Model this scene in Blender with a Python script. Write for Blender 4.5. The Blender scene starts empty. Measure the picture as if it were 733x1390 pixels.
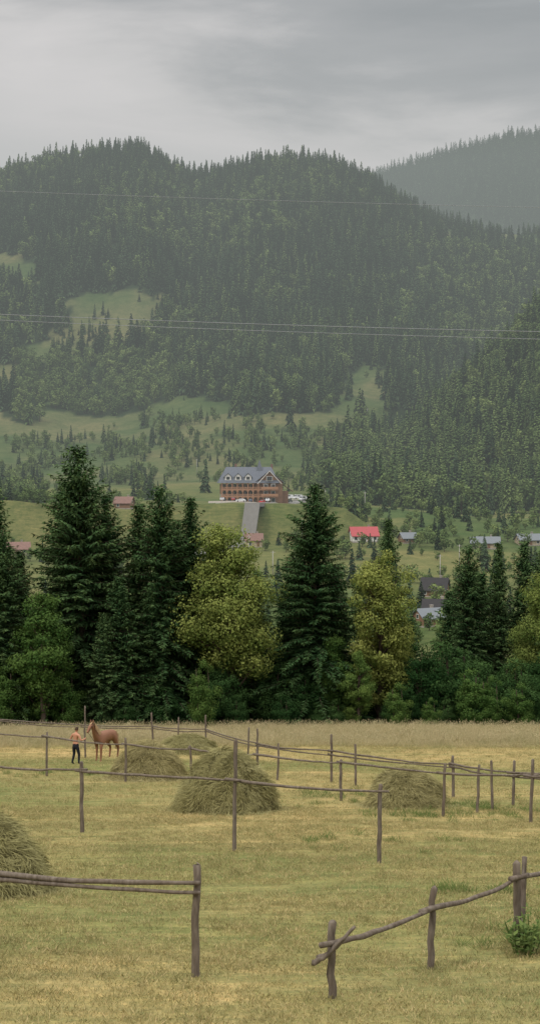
import bpy, math, random, time
import numpy as np
from mathutils import Vector, Matrix, Euler
T0=time.time()
random.seed(7); rng=np.random.default_rng(7)
scene=bpy.context.scene
COL=scene.collection

# ------------------------------------------------------------------ noise
def _h(i,j,s):
    v=np.sin(i*127.1+j*311.7+s*74.7)*43758.5453
    return v-np.floor(v)
def vn(x,y,s=0):
    x=np.asarray(x,float); y=np.asarray(y,float)
    i=np.floor(x); j=np.floor(y); u=x-i; v=y-j
    u=u*u*(3-2*u); v=v*v*(3-2*v)
    return (_h(i,j,s)*(1-u)+_h(i+1,j,s)*u)*(1-v)+(_h(i,j+1,s)*(1-u)+_h(i+1,j+1,s)*u)*v
def fbm(x,y,s=0,o=4):
    a=0;w=.5;t=0
    for k in range(o):
        a=a+w*vn(np.asarray(x)*2**k,np.asarray(y)*2**k,s+k*3.1); t+=w; w*=.5
    return a/t
def sstep(x,a,b):
    t=np.clip((np.asarray(x,float)-a)/(b-a),0,1); return t*t*(3-2*t)

# ------------------------------------------------------------------ terrain
ty=np.arange(-300,6600,2.0)
tz=np.interp(ty,[-300,0,112,135,200,330,480,600,700,850,1000,1120,1250,6600],
                [35.6,-4.6,-19.6,-25,-34,-42,-42,-29.5,-17,-12,-6,20,50,50])
def box(a,n):
    p=np.pad(a,(n,n),mode='edge'); return np.convolve(p,np.ones(2*n+1)/(2*n+1),'valid')
tz_s=box(tz,3); tz_l=box(box(tz,12),8)
wl=sstep(ty,300,450); tz2=tz_s*(1-wl)+tz_l*wl
RX=[-1400,-700,-466,-366,-306,-236,-176,-151,-106,-66,-16,54,94,134,174,214,274,366,484,700,1400]
RZ=[ 300,  340, 385, 396, 413, 429, 434, 420, 398,405,417,419,410,392,364,340,322,320,315,300,260]
FX=[-3000,-1200,66,326,446,546,646,732,966,1300,3000]
FZ=[ 420,  560,720,800,836,870,900,908,900,850,600]
def H(x,y):
    x=np.asarray(x,float); y=np.asarray(y,float)
    b=np.interp(y,ty,tz2)
    r=sstep(x,20,120)
    b=b-8*r*np.exp(-((y-800)/120)**2)-42*sstep(x,50,160)*np.exp(-((y-1210)/130)**2)
    yy=np.maximum(y,1.)
    xr=x/yy*2000
    prof=np.interp(y,[1250,1380,1500,1750,1950,2010,2150,2600,3200,6600],[50,95,160,300,415,440,405,180,60,20])
    m=50+(prof-50)*(np.interp(xr,RX,RZ)-50)/390.
    b=np.where(y>1250,m,b)
    amp=np.interp(y,[140,300,1000,1350,1850,2000,2600,4000],[0,1.0,5,46,36,8,20,30])
    b=b+amp*(fbm(x/150+3,y/420,5,4)-.5)*1.3
    cx=x/yy*1150
    crest=np.interp(x,[30,60,98,134,180,211,290,500,1500],[-30,-10,20,56,98,126,166,210,245])
    sp=np.where(y<1150,crest-(1150-y)/300*(crest+22),crest-(y-1150)*.3)+10*(fbm(x/60,y/120,9,3)-.5)
    k=9.; d=np.clip(.5+.5*(sp-b)/k,0,1); on=(y>600)&(y<1800)
    b=np.where(on,b*(1-d)+sp*d+k*d*(1-d)*.5,b)
    F=np.interp(x/yy*4000,FX,FZ)*np.interp(y,[2500,3300,4000,4700,6600],[.05,.62,1.,.7,.3])+60*(fbm(x/300,y/300,21,4)-.5)
    b=np.where(y>2500,np.maximum(b,F),b)
    near=sstep(y,5,20)*(1-sstep(y,120,150))
    b=b+near*((fbm(x/9,y/9,2,3)-.5)*.35)
    b=b+sstep(y,130,160)*(1-sstep(y,900,1000))*(fbm(x/40,y/40,8,3)-.5)*2.2
    return b
def h(x,y): return float(H(x,y))

def inpoly(px,py,P):
    c=np.zeros(px.shape,bool); n=len(P)
    for i in range(n):
        x1,y1=P[i]; x2,y2=P[(i+1)%n]
        if y1==y2: continue
        c^=((y1>py)!=(y2>py))&(px<(x2-x1)*(py-y1)/(y2-y1)+x1)
    return c
# land-cover map: azimuth / elevation of each patch as surveyed from the house (1 unit = 0.5 mrad)
OPEN=[(-900,556),(-40,560),(20,566),(60,560),(185,568),(215,548),(262,540),(330,556),(400,570),(462,566),(470,545),(448,510),(462,500),(500,505),(526,540),
      (485,590),(455,628),(435,655),(480,676),(560,692),(1600,705),(1600,1500),(-1200,1500)]
CLEAR=[[(72,416),(120,404),(180,398),(212,412),(205,450),(150,474),(125,496),(66,500),(40,480),(60,446)],
       [(640,302),(760,300),(900,300),(900,330),(690,330),(650,322)],
       [(-60,362),(50,350),(62,372),(20,392),(-60,398)],
       [(-60,500),(20,505),(30,530),(-60,540)],
       [(560,312),(600,318),(640,330),(600,326)]]
def cover(x,y,z):
    az=366.5+2000*x/np.maximum(y,1); el=640-2000*z/np.maximum(y,1)
    jx=az+40*(fbm(x/45,y/60,31,4)-.5)*2+22*(vn(x/11,y/14,33)-.5); jy=el+24*(fbm(x/50,y/50,37,4)-.5)*2+14*(vn(x/10,y/13,34)-.5)
    op=inpoly(jx,jy,OPEN)&(y<1500)
    for c in CLEAR: op|=inpoly(jx,jy,c)&(y<2100)
    forest=(~op)&(y>620)
    return forest,az,el

# grid sheet
vs=np.concatenate([np.arange(-120,8,8),np.arange(8,125,.9),np.arange(125,330,5),np.arange(330,1000,6),np.arange(1000,2100,8),np.arange(2100,2600,30),np.arange(2600,4200,22),np.arange(4200,6500,120)])
us=np.concatenate([np.linspace(-1,-.36,14,endpoint=False),np.linspace(-.36,.36,220,endpoint=False),np.linspace(.36,1,15)])
Vv,Uu=np.meshgrid(vs,us,indexing='ij')
hw=np.maximum(90+Vv*.80,60)
GX=Uu*hw; GY=Vv; GZ=H(GX,GY)
forest,az,el=cover(GX,GY,GZ)
n1=fbm(GX/14,GY/7,41,4); n2=fbm(GX/60,GY/60,43,4)
def lerp(a,b,t): t=np.asarray(t)[...,None]; return np.array(a)*(1-t)+np.array(b)*t
mown=lerp((.345,.270,.130),(.215,.205,.085),sstep(n1,.42,.72))
dry=lerp((.38,.31,.16),(.25,.24,.105),sstep(fbm(GX/9,GY/5,47,3),.4,.75))
tall=sstep(GY,82,90)
near=mown*(1-tall[...,None])+dry*tall[...,None]
past=lerp((.080,.112,.045),(.145,.145,.072),sstep(n2,.38,.66))
cell=_h(np.floor(GX/70+.3*n2),np.floor(GY/45+.002*GX),3)
vall=lerp((.085,.120,.045),(.195,.180,.08),np.clip(cell*.8+.3*(n2-.5),0,1))
wv=(sstep(GY,300,380)*(1-sstep(GY,880,980)))[...,None]
past=past*(1-wv)+vall*wv
wn=sstep(GY,108,114)[...,None]
C=near*(1-wn)+past*wn
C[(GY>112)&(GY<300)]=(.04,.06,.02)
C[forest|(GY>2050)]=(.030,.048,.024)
nr,nc=GX.shape
verts=np.stack([GX,GY,GZ],-1).reshape(-1,3)
idx=np.arange(nr*nc).reshape(nr,nc)
faces=np.stack([idx[:-1,:-1],idx[:-1,1:],idx[1:,1:],idx[1:,:-1]],-1).reshape(-1,4)
def np_mesh(name,V,F):
    V=np.asarray(V,np.float32); F=np.asarray(F,np.int32); k=F.shape[1]
    m=bpy.data.meshes.new(name); m.vertices.add(len(V)); m.vertices.foreach_set('co',V.ravel())
    m.loops.add(F.size); m.loops.foreach_set('vertex_index',F.ravel())
    m.polygons.add(len(F)); m.polygons.foreach_set('loop_start',np.arange(0,F.size,k,dtype=np.int32))
    try: m.polygons.foreach_set('loop_total',np.full(len(F),k,np.int32))
    except Exception: pass
    m.update(calc_edges=True); m.validate(); return m
def obj(name,mesh,mats=(),parent=None,loc=None,rot=None,scale=None,link=True):
    o=bpy.data.objects.new(name,mesh)
    if mesh is not None:
        for mt in mats:
            if mesh.materials.find(mt.name)<0: mesh.materials.append(mt)
    if link: COL.objects.link(o)
    if parent: o.parent=parent
    if loc is not None: o.location=loc
    if rot is not None: o.rotation_euler=rot
    if scale is not None: o.scale=(scale,)*3 if isinstance(scale,(int,float)) else scale
    return o

# ------------------------------------------------------------------ materials
class NB:
    def __init__(s,name):
        s.m=bpy.data.materials.new(name); s.m.use_nodes=True; s.t=s.m.node_tree; s.t.nodes.clear()
        s.out=s.t.nodes.new('ShaderNodeOutputMaterial')
    def n(s,typ,**k):
        q=s.t.nodes.new(typ)
        for a,b in k.items(): setattr(q,a,b)
        return q
    def l(s,a,b): s.t.links.new(a,b)
    def mix(s,f,a,b,mode='MIX'):
        q=s.n('ShaderNodeMix',data_type='RGBA',blend_type=mode)
        for i,v in ((0,f),(6,a),(7,b)):
            if hasattr(v,'links'): s.l(v,q.inputs[i])
            else: q.inputs[i].default_value=v if i==0 else (*v,1)
        return q.outputs[2]
    def noise(s,scale,detail=4,vec=None,rough=.55,dist=0):
        q=s.n('ShaderNodeTexNoise'); q.inputs['Scale'].default_value=scale; q.inputs['Detail'].default_value=detail
        q.inputs['Roughness'].default_value=rough; q.inputs['Distortion'].default_value=dist
        if vec is not None: s.l(vec,q.inputs['Vector'])
        return q.outputs['Fac']
    def coord(s,scale=(1,1,1),rot=(0,0,0)):
        a=s.n('ShaderNodeTexCoord'); b=s.n('ShaderNodeMapping'); s.l(a.outputs['Object'],b.inputs[0])
        b.inputs['Scale'].default_value=scale; b.inputs['Rotation'].default_value=rot
        return b.outputs[0]
    def ramp(s,f,p0,p1,c0=(0,0,0),c1=(1,1,1)):
        q=s.n('ShaderNodeValToRGB'); s.l(f,q.inputs[0]); e=q.color_ramp.elements
        e[0].position=p0; e[1].position=p1; e[0].color=(*c0,1); e[1].color=(*c1,1); return q.outputs[0]
    def princ(s,col,rough=.8,spec=.25,bump=None,bs=.3,bd=.02,metal=0):
        q=s.n('ShaderNodeBsdfPrincipled'); q.inputs['Roughness'].default_value=rough
        q.inputs['Specular IOR Level'].default_value=spec; q.inputs['Metallic'].default_value=metal
        if hasattr(col,'links'): s.l(col,q.inputs['Base Color'])
        else: q.inputs['Base Color'].default_value=(*col,1)
        if bump is not None:
            b=s.n('ShaderNodeBump'); b.inputs['Strength'].default_value=bs; b.inputs['Distance'].default_value=bd
            s.l(bump,b.inputs['Height']); s.l(b.outputs[0],q.inputs['Normal'])
        s.l(q.outputs[0],s.out.inputs[0]); return s.m
def simple(name,c,rough=.7,spec=.3,var=.25,scale=3.,metal=0):
    b=NB(name); f=b.noise(scale,5,b.coord())
    col=b.mix(f,tuple(v*(1-var) for v in c),tuple(min(1,v*(1+var)) for v in c))
    return b.princ(col,rough,spec,f,.2,.01,metal)
def leafmat(name,a,b_,tipc,trans=.3,objvar=.5,tipamt=.6):
    b=NB(name)
    g=b.n('ShaderNodeNewGeometry'); oi=b.n('ShaderNodeObjectInfo')
    c=b.mix(g.outputs['Random Per Island'],a,b_)
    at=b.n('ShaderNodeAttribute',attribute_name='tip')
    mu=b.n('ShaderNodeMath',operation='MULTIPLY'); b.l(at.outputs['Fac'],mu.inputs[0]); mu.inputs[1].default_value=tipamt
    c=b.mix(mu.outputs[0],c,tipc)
    hs=b.n('ShaderNodeHueSaturation'); b.l(c,hs.inputs['Color'])
    mr=b.n('ShaderNodeMapRange'); b.l(oi.outputs['Random'],mr.inputs[0]); mr.inputs[3].default_value=1-objvar; mr.inputs[4].default_value=1+objvar
    b.l(mr.outputs[0],hs.inputs['Value'])
    mr2=b.n('ShaderNodeMapRange'); b.l(oi.outputs['Random'],mr2.inputs[0]); mr2.inputs[3].default_value=.515; mr2.inputs[4].default_value=.485
    b.l(mr2.outputs[0],hs.inputs['Hue'])
    d=b.n('ShaderNodeBsdfDiffuse'); b.l(hs.outputs[0],d.inputs[0])
    if trans<=0:
        b.l(d.outputs[0],b.out.inputs[0]); return b.m
    t=b.n('ShaderNodeBsdfTranslucent'); b.l(hs.outputs[0],t.inputs[0])
    mx=b.n('ShaderNodeMixShader'); mx.inputs[0].default_value=trans
    b.l(d.outputs[0],mx.inputs[1]); b.l(t.outputs[0],mx.inputs[2]); b.l(mx.outputs[0],b.out.inputs[0])
    return b.m
M_spruce=leafmat('spruce_needles',(.020,.050,.020),(.046,.088,.033),(.100,.145,.050),0,.22)
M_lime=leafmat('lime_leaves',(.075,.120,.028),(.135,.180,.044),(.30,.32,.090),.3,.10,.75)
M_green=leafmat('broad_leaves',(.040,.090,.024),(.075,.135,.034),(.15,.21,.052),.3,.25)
M_shrub=leafmat('shrub_leaves',(.016,.045,.015),(.034,.075,.024),(.065,.115,.034),.2,.35)
M_fsp=leafmat('forest_needles',(.020,.045,.025),(.040,.072,.037),(.078,.112,.050),0,.5)
M_flt=leafmat('young_forest_needles',(.065,.110,.040),(.105,.158,.055),(.165,.215,.075),0,.30)
M_fde=leafmat('forest_leaves',(.075,.120,.042),(.115,.168,.055),(.17,.215,.070),0,.30)
M_bark=simple('bark',(.075,.058,.042),.9,.1,.4,6)
M_straw=leafmat('straw',(.19,.165,.065),(.32,.275,.125),(.44,.39,.20),0,.2,.55)
M_hayshade=simple('hay_core_shade',(.085,.073,.030),.95,.05,.3,12)  # hay under the strands, darkened so its colour carries the shade
M_grass=leafmat('cut_grass',(.34,.27,.125),(.22,.225,.082),(.43,.355,.18),.15,.35,.4)
M_tall=leafmat('dry_grass',(.35,.29,.15),(.25,.25,.105),(.46,.38,.23),.15,.2,.6)
M_weed=leafmat('weed_leaves',(.07,.12,.035),(.13,.18,.05),(.17,.21,.07),.3,.15)

# ground material
b=NB('meadow_ground')
at=b.n('ShaderNodeAttribute',attribute_name='tint')
f1=b.noise(1.0,6,b.coord((.22,2.6,1),(0,0,math.radians(8))),.6,.3)
f2=b.noise(9,5,b.coord()); f3=b.noise(.02,6,b.coord()); f4=b.noise(.11,7,b.coord(),.65); f5=b.noise(.7,5,b.coord((1,1.6,1)),.7)
c=b.mix(b.ramp(f1,.35,.7),(.70,.76,.74),(1.22,1.14,1.12)); c=b.mix(1.0,at.outputs['Color'],c,'MULTIPLY')
c2=b.mix(b.ramp(f2,.3,.7),(.70,.76,.76),(1.22,1.16,1.1)); c=b.mix(1.0,c,c2,'MULTIPLY')
c3=b.mix(b.ramp(f3,.35,.65),(.80,.88,.82),(1.15,1.06,1.05)); c=b.mix(1.0,c,c3,'MULTIPLY')
c4=b.mix(b.ramp(f4,.38,.62),(.80,.88,.80),(1.13,1.09,1.07)); c=b.mix(1.0,c,c4,'MULTIPLY')
c5=b.mix(b.ramp(f5,.4,.6),(.85,.91,.84),(1.10,1.06,1.05)); c=b.mix(1.0,c,c5,'MULTIPLY')
M_ground=b.princ(c,.95,.05,f2,.6,.06)

ter=np_mesh('terrain',verts,faces)
ca=ter.color_attributes.new('tint','FLOAT_COLOR','POINT')
cc=np.ones((len(verts),4),np.float32); cc[:,:3]=C.reshape(-1,3); ca.data.foreach_set('color',cc.ravel())
ter.polygons.foreach_set('use_smooth',np.ones(len(ter.polygons),bool))
obj('terrain',ter,[M_ground])

# ------------------------------------------------------------------ mesh bits
class MB:
    def __init__(s): s.v=[]; s.f=[]; s.m=[]; s.tip=[]
    def add(s,vs_,fs_,mi=0,tip=0.):
        o=len(s.v); s.v.extend(vs_); s.f.extend([tuple(i+o for i in f) for f in fs_]); s.m.extend([mi]*len(fs_))
        s.tip.extend([tip]*len(vs_) if not hasattr(tip,'__len__') else tip)
    def tube(s,pts,rad,n=6,mi=0,cap=True):
        pts=[Vector(p) for p in pts]; vs_=[];fs_=[]
        for i,p in enumerate(pts):
            d=(pts[min(i+1,len(pts)-1)]-pts[max(i-1,0)]).normalized()
            a=d.cross(Vector((0,0,1))) if abs(d.z)<.9 else d.cross(Vector((1,0,0)))
            a.normalize(); c_=d.cross(a)
            for k in range(n):
                t=2*math.pi*k/n; vs_.append(tuple(p+(a*math.cos(t)+c_*math.sin(t))*rad[i]))
        for i in range(len(pts)-1):
            for k in range(n):
                fs_.append((i*n+k,i*n+(k+1)%n,(i+1)*n+(k+1)%n,(i+1)*n+k))
        if cap: fs_.append(tuple(range(n))[::-1]); fs_.append(tuple((len(pts)-1)*n+k for k in range(n)))
        s.add(vs_,fs_,mi)
    def box(s,cx,cy,cz,sx,sy,sz,mi=0):
        vs_=[(cx+a*sx/2,cy+b_*sy/2,cz+c_*sz/2) for a in(-1,1) for b_ in(-1,1) for c_ in(-1,1)]
        s.add(vs_,[(0,1,3,2),(4,6,7,5),(0,4,5,1),(2,3,7,6),(0,2,6,4),(1,5,7,3)],mi)
    def quads(s,Q,mi,tip):
        n=len(Q); o=len(s.v); s.v.extend(map(tuple,Q.reshape(-1,3).tolist()))
        s.f.extend([(o+4*i,o+4*i+1,o+4*i+2,o+4*i+3) for i in range(n)]); s.m.extend([mi]*n)
        s.tip.extend(np.repeat(tip,4).tolist())
    def mesh(s,name,smooth=False):
        m=bpy.data.meshes.new(name); m.from_pydata(s.v,[],s.f)
        m.polygons.foreach_set('material_index',s.m)
        a=m.attributes.new('tip','FLOAT','POINT'); a.data.foreach_set('value',np.array(s.tip,np.float32))
        if smooth: m.polygons.foreach_set('use_smooth',[True]*len(m.polygons))
        m.update(); return m
def unit(a): return a/np.maximum(np.linalg.norm(a,axis=-1,keepdims=True),1e-6)
def ribbon(P,D,S,L,W):
    a=P; b_=P+D*(L*.45)[:,None]+S*(W*.5)[:,None]; c_=P+D*L[:,None]; d_=P+D*(L*.45)[:,None]-S*(W*.5)[:,None]
    return np.stack([a,b_,c_,d_],1)

def build_spruce(name,Ht,R,seed,step=.33,low=.03,powr=.8,droop=1.):
    r=random.Random(seed); g=np.random.default_rng(seed); B=MB()
    B.tube([(0,0,-.6),(0,0,Ht*.3),(.05,0,Ht*.7),(0,0,Ht)],[Ht*.016,Ht*.012,Ht*.006,.015],8,0)
    z=Ht*low; P=[];D=[];S=[];L=[];W=[];Tp=[]
    ph=[r.uniform(0,6.28) for _ in range(4)]
    while z<Ht*.995:
        t=z/Ht
        Lm=R*(1-t)**powr*(.8+.2*min(1,t/.12))*(1+.10*math.sin(t*23+ph[3]))+.12
        nb=r.randint(6,9) if t<.9 else 5
        a0=r.uniform(0,6.28); wl_=r.uniform(.82,1.14)
        for k in range(nb):
            if r.random()<.08: continue
            az_=a0+6.283*k/nb+r.uniform(-.3,.3)
            lob=1+.15*math.sin(3*az_+ph[0]+z*.5)+.13*math.sin(5*az_+ph[1]-z*.9)+.12*math.sin(2*az_+ph[2]+z*1.7)
            Lb=Lm*wl_*lob*r.uniform(.66,1.14)
            if r.random()<.06: Lb*=1.25
            o=np.array([math.cos(az_),math.sin(az_),0]); sd=np.array([-o[1],o[0],0])
            pit=math.tan(math.radians(-16*droop+62*t**1.3+r.uniform(-7,7)))
            dr=.28*droop*(1-t)
            ns=max(3,int(Lb/.17)); s_=np.linspace(.12,1,ns); s_=s_+g.uniform(-.5,.5,ns)/ns*.7
            cen=np.outer(s_*Lb,o); cen[:,2]=z+s_*Lb*pit-dr*Lb*s_**2+.22*Lb*np.clip(s_-.6,0,1)**1.2*(1-t)
            if Lb>1 and t<.8:
                B.tube([(0,0,z),tuple(cen[ns//2]),tuple(cen[-1])],[.045,.025,.008],3,0,False)
            bt=r.uniform(.4,1.3)
            for sg in (-1,1,0,2):
                if sg==0: d=o*.35+np.array([0,0,-1.]); l=.28+.26*(1-s_)
                elif sg==2: d=o*1.+np.array([0,0,.12]); l=.36+0*s_
                else: d=o*.75+sd*sg*.8+np.array([0,0,-.28]); l=(.34+.75*(1-s_)*min(1,Lb/2.2))*g.uniform(.7,1.2,ns)
                Dd=unit(d[None]+g.normal(0,.16,(ns,3)))
                up=unit(np.array([[0,0,1.]])+g.normal(0,.35,(ns,3)))
                Sd=unit(np.cross(Dd,up)) if sg!=0 else unit(sd[None]+g.normal(0,.5,(ns,3)))
                P.append(cen+g.normal(0,.035,(ns,3)));D.append(Dd);S.append(Sd);L.append(l);W.append(g.uniform(.10,.18,ns));Tp.append(np.clip(bt*s_**2*g.uniform(.3,1,ns),0,1))
        z+=step*r.uniform(.7,1.25)*(1 if t<.7 else .72)
    P,D,S,L,W,Tp=[np.concatenate(q) for q in (P,D,S,L,W,Tp)]
    B.quads(ribbon(P,D,S,L,W),1,Tp)
    m=B.mesh(name); m.materials.append(M_bark); m.materials.append(M_spruce); m['h']=Ht; return m

def build_broad(name,Ht,Wd,cb,mat,seed,ncl=70,nl=230,ls=.24,shape=1.,fill=.45,stems=1,csz=.13):
    r=random.Random(seed); g=np.random.default_rng(seed); B=MB()
    cz=(Ht+cb)/2; rz=(Ht-cb)/2; rx=Wd/2
    tr=Ht*.018
    for st in range(stems):
        ox=r.uniform(-.3,.3)*(stems>1)
        B.tube([(ox,0,-.6),(ox*1.3,.05,cb*.6+.3),(ox*2+.1,0,cz*.8),(ox*2,.1,Ht*.88)],[tr*1.3,tr,tr*.65,.03],8,0)
    Ps=[];Ns=[];Tp=[]
    for c in range(ncl):
        v=g.normal(size=3); v/=np.linalg.norm(v); rad=r.uniform(fill,.96)
        lob=.90+.15*math.sin(3*math.atan2(v[1],v[0])+seed)+.12*math.sin(4*v[2]+seed*2)
        nar=1-.28*max(0,v[2])*shape
        cen=np.array([v[0]*rx*rad*lob*nar,v[1]*rx*rad*lob*nar,cz+v[2]*rz*rad])
        cr=r.uniform(.5,1.2)*Wd*csz*(1.1 if v[2]<.3 else .9)
        if c%3==0:
            zt=min(max(cb*.7,cen[2]-rx*.7),Ht*.8)
            mid=(cen*np.array([.5,.5,1])+np.array([0,0,zt]))*np.array([1,1,.5])
            B.tube([(0,0,zt),tuple(mid),tuple(cen)],[tr*.4,tr*.22,.015],4,0,False)
        k=int(nl*r.uniform(.6,1.2)*(cr/(Wd*csz))**2)+30; u=unit(g.normal(size=(k,3))); rr=g.uniform(.15,1.2,(k,1))**.6
        bt=r.uniform(-.22,.22)
        pts=cen+u*rr*cr*np.array([1.12,1.12,.95]); Ps.append(pts); Ns.append(unit(u*.9+unit(cen-np.array([0,0,cz*.9]))*.5+g.normal(0,.45,(k,3))))
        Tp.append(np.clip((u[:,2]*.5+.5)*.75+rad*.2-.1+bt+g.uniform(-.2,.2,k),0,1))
    P=np.concatenate(Ps);N=np.concatenate(Ns);T=np.concatenate(Tp)
    D=unit(np.cross(N,g.normal(size=N.shape))); S=np.cross(N,D)
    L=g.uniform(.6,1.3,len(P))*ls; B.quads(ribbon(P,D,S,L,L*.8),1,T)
    m=B.mesh(name); m.materials.append(M_bark); m.materials.append(mat); m['h']=Ht; return m

SP=[build_spruce('spruce_a',21,5.4,1,.30,powr=.78),build_spruce('spruce_b',19,3.9,2,.31,powr=.85),build_spruce('spruce_c',18,4.3,3,.31,powr=.72,droop=1.2),build_spruce('spruce_d',15,3.4,4,.3,powr=.9),build_spruce('spruce_e',20,4.6,9,.33,powr=.66,droop=1.1)]
BR_l1=build_broad('lime_a',16,7.4,3.0,M_lime,11,130,300,.18,1.,csz=.13)
BR_l2=build_broad('lime_b',15,5.8,1.5,M_lime,12,150,260,.17,.6,csz=.13)
BR_g=build_broad('broad_g',11,4.8,.6,M_green,13,90,240,.17,1.3)
BR_s=build_broad('shrub_a',5,4.6,.1,M_shrub,14,60,230,.13,.6,stems=3)
BR_s2=build_broad('shrub_b',5,3.2,.1,M_green,15,50,220,.12,1.1,stems=2)
BR_d=build_broad('shrub_d',7,5.0,.1,M_shrub,16,70,250,.15,.7,stems=2)
print('protos',time.time()-T0)

def plant(kind,mesh,az_,d,top,wid=1.,rot=None):
    """tree whose crown tip stands `top` mrad/2 units up from the house; rooted on the terrain"""
    x=(az_-366.5)/2000*d; g_=h(x,d); Ht=(640-top)/2000*d-g_
    s=Ht/mesh['h']
    return obj(kind,mesh,(),None,(x,d,g_-.15),(random.uniform(-.02,.02),random.uniform(-.02,.02),rot if rot is not None else random.uniform(0,6.28)),(s*wid,s*wid,s))
for a in [(-12,113,655,1.0,1),(8,112,722,1.0,2),(28,119,745,1.0,1),(113,116,604,1.05,4),(90,120,650,1.0,2),(140,119,672,1.0,0),(190,117,682,1.0,1),(223,115,658,.95,2),
          (262,118,672,.9,1),(240,121,705,1.0,0),(427,116,656,1.08,0),(410,121,735,1.1,2),(452,119,765,1.1,3),(526,150,702,.75,1),
          (633,130,740,.9,2),(655,137,775,1.,3),(679,131,733,.75,1),(708,134,734,.9,3),(612,140,800,1.1,3),(740,130,745,1.,2),(-60,115,620,1.0,0),(-110,118,660,1.,2),
          (790,128,700,1.,0),(850,130,680,1.,1),(910,126,700,1.,2),(-170,116,640,1.,1),(165,113,780,1.1,3),(285,121,735,.9,3),(-230,118,600,1.,0),(970,130,720,1.,0),
          (205,114,800,1.,3),(386,122,790,1.,3),(345,122,775,1.,3),(560,128,835,1.1,3),(140,112,830,1.,3)]:
    plant('spruce_tree',SP[a[4]],a[0],a[1],a[2],a[3])
plant('lime_tree',BR_l1,316,115,703,1.08,.4)
plant('lime_tree',BR_l2,517,115,730,1.05,1.2)
plant('lime_tree',BR_l1,742,122,765,.9,2.2)
plant('birch_tree',BR_g,58,110,786,1.05)
plant('birch_tree',BR_g,30,112,830,1.0)
plant('birch_tree',BR_g,487,112,872,.9)
plant('birch_tree',BR_g,455,114,850,.9)
for a in [(276,110,893,.75),(640,112,905,1.2),(708,112,925,1.1),(585,111,945,1.),(90,111,905,1.),(10,110,900,1.1),(665,111,915,1.0),(540,111,925,1.0)]:
    plant('shrub',BR_s2,a[0],a[1],a[2],a[3])
for i,px in enumerate(range(-260,1000,27)):
    dd=115.5+random.uniform(-2,4)
    plant('shrub',[BR_s,BR_d][i%2],px+random.uniform(-9,9),dd,(905 if px<560 else 885)+random.uniform(-18,22),random.uniform(.8,1.1))
for i,px in enumerate(range(-250,1000,48)):
    plant('shrub',BR_s,px+random.uniform(-14,14),112.5+random.uniform(-1.2,.5),952+random.uniform(-18,14),random.uniform(.9,1.3))

# ------------------------------------------------------------------ instanced masses
def instancer(name,P,sc,rot,pid,protos):
    n=len(P); m=bpy.data.meshes.new(name); m.vertices.add(n); m.vertices.foreach_set('co',np.asarray(P,np.float32).ravel())
    a=m.attributes.new('psc','FLOAT_VECTOR','POINT'); a.data.foreach_set('vector',np.asarray(sc,np.float32).ravel())
    a=m.attributes.new('prt','FLOAT_VECTOR','POINT'); a.data.foreach_set('vector',np.asarray(rot,np.float32).ravel())
    a=m.attributes.new('pid','INT','POINT'); a.data.foreach_set('value',np.asarray(pid,np.int32))
    c_=bpy.data.collections.new(name+'_parts')
    for i,(pm) in enumerate(protos):
        po=bpy.data.objects.new(f'{name}_part_{i:02d}',pm); c_.objects.link(po)
    o=obj(name,m); g=bpy.data.node_groups.new(name,'GeometryNodeTree')
    g.interface.new_socket('Geometry',in_out='INPUT',socket_type='NodeSocketGeometry'); g.interface.new_socket('Geometry',in_out='OUTPUT',socket_type='NodeSocketGeometry')
    N=g.nodes.new; Lk=g.links.new
    gi=N('NodeGroupInput'); go=N('NodeGroupOutput'); ip=N('GeometryNodeInstanceOnPoints'); ci=N('GeometryNodeCollectionInfo')
    ci.inputs['Collection'].default_value=c_; ci.inputs['Separate Children'].default_value=True; ci.inputs['Reset Children'].default_value=True
    def na(nm,dt):
        q=N('GeometryNodeInputNamedAttribute'); q.data_type=dt; q.inputs['Name'].default_value=nm
        return [s_ for s_ in q.outputs if s_.enabled and s_.name=='Attribute'][0]
    er=N('FunctionNodeEulerToRotation')
    Lk(gi.outputs[0],ip.inputs['Points']); Lk(ci.outputs[0],ip.inputs['Instance']); ip.inputs['Pick Instance'].default_value=True
    Lk(na('pid','INT'),ip.inputs['Instance Index']); Lk(na('psc','FLOAT_VECTOR'),ip.inputs['Scale'])
    Lk(na('prt','FLOAT_VECTOR'),er.inputs[0]); Lk(er.outputs[0],ip.inputs['Rotation']); Lk(ip.outputs[0],go.inputs[0])
    md=o.modifiers.new('scatter','NODES'); md.node_group=g; return o

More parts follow.
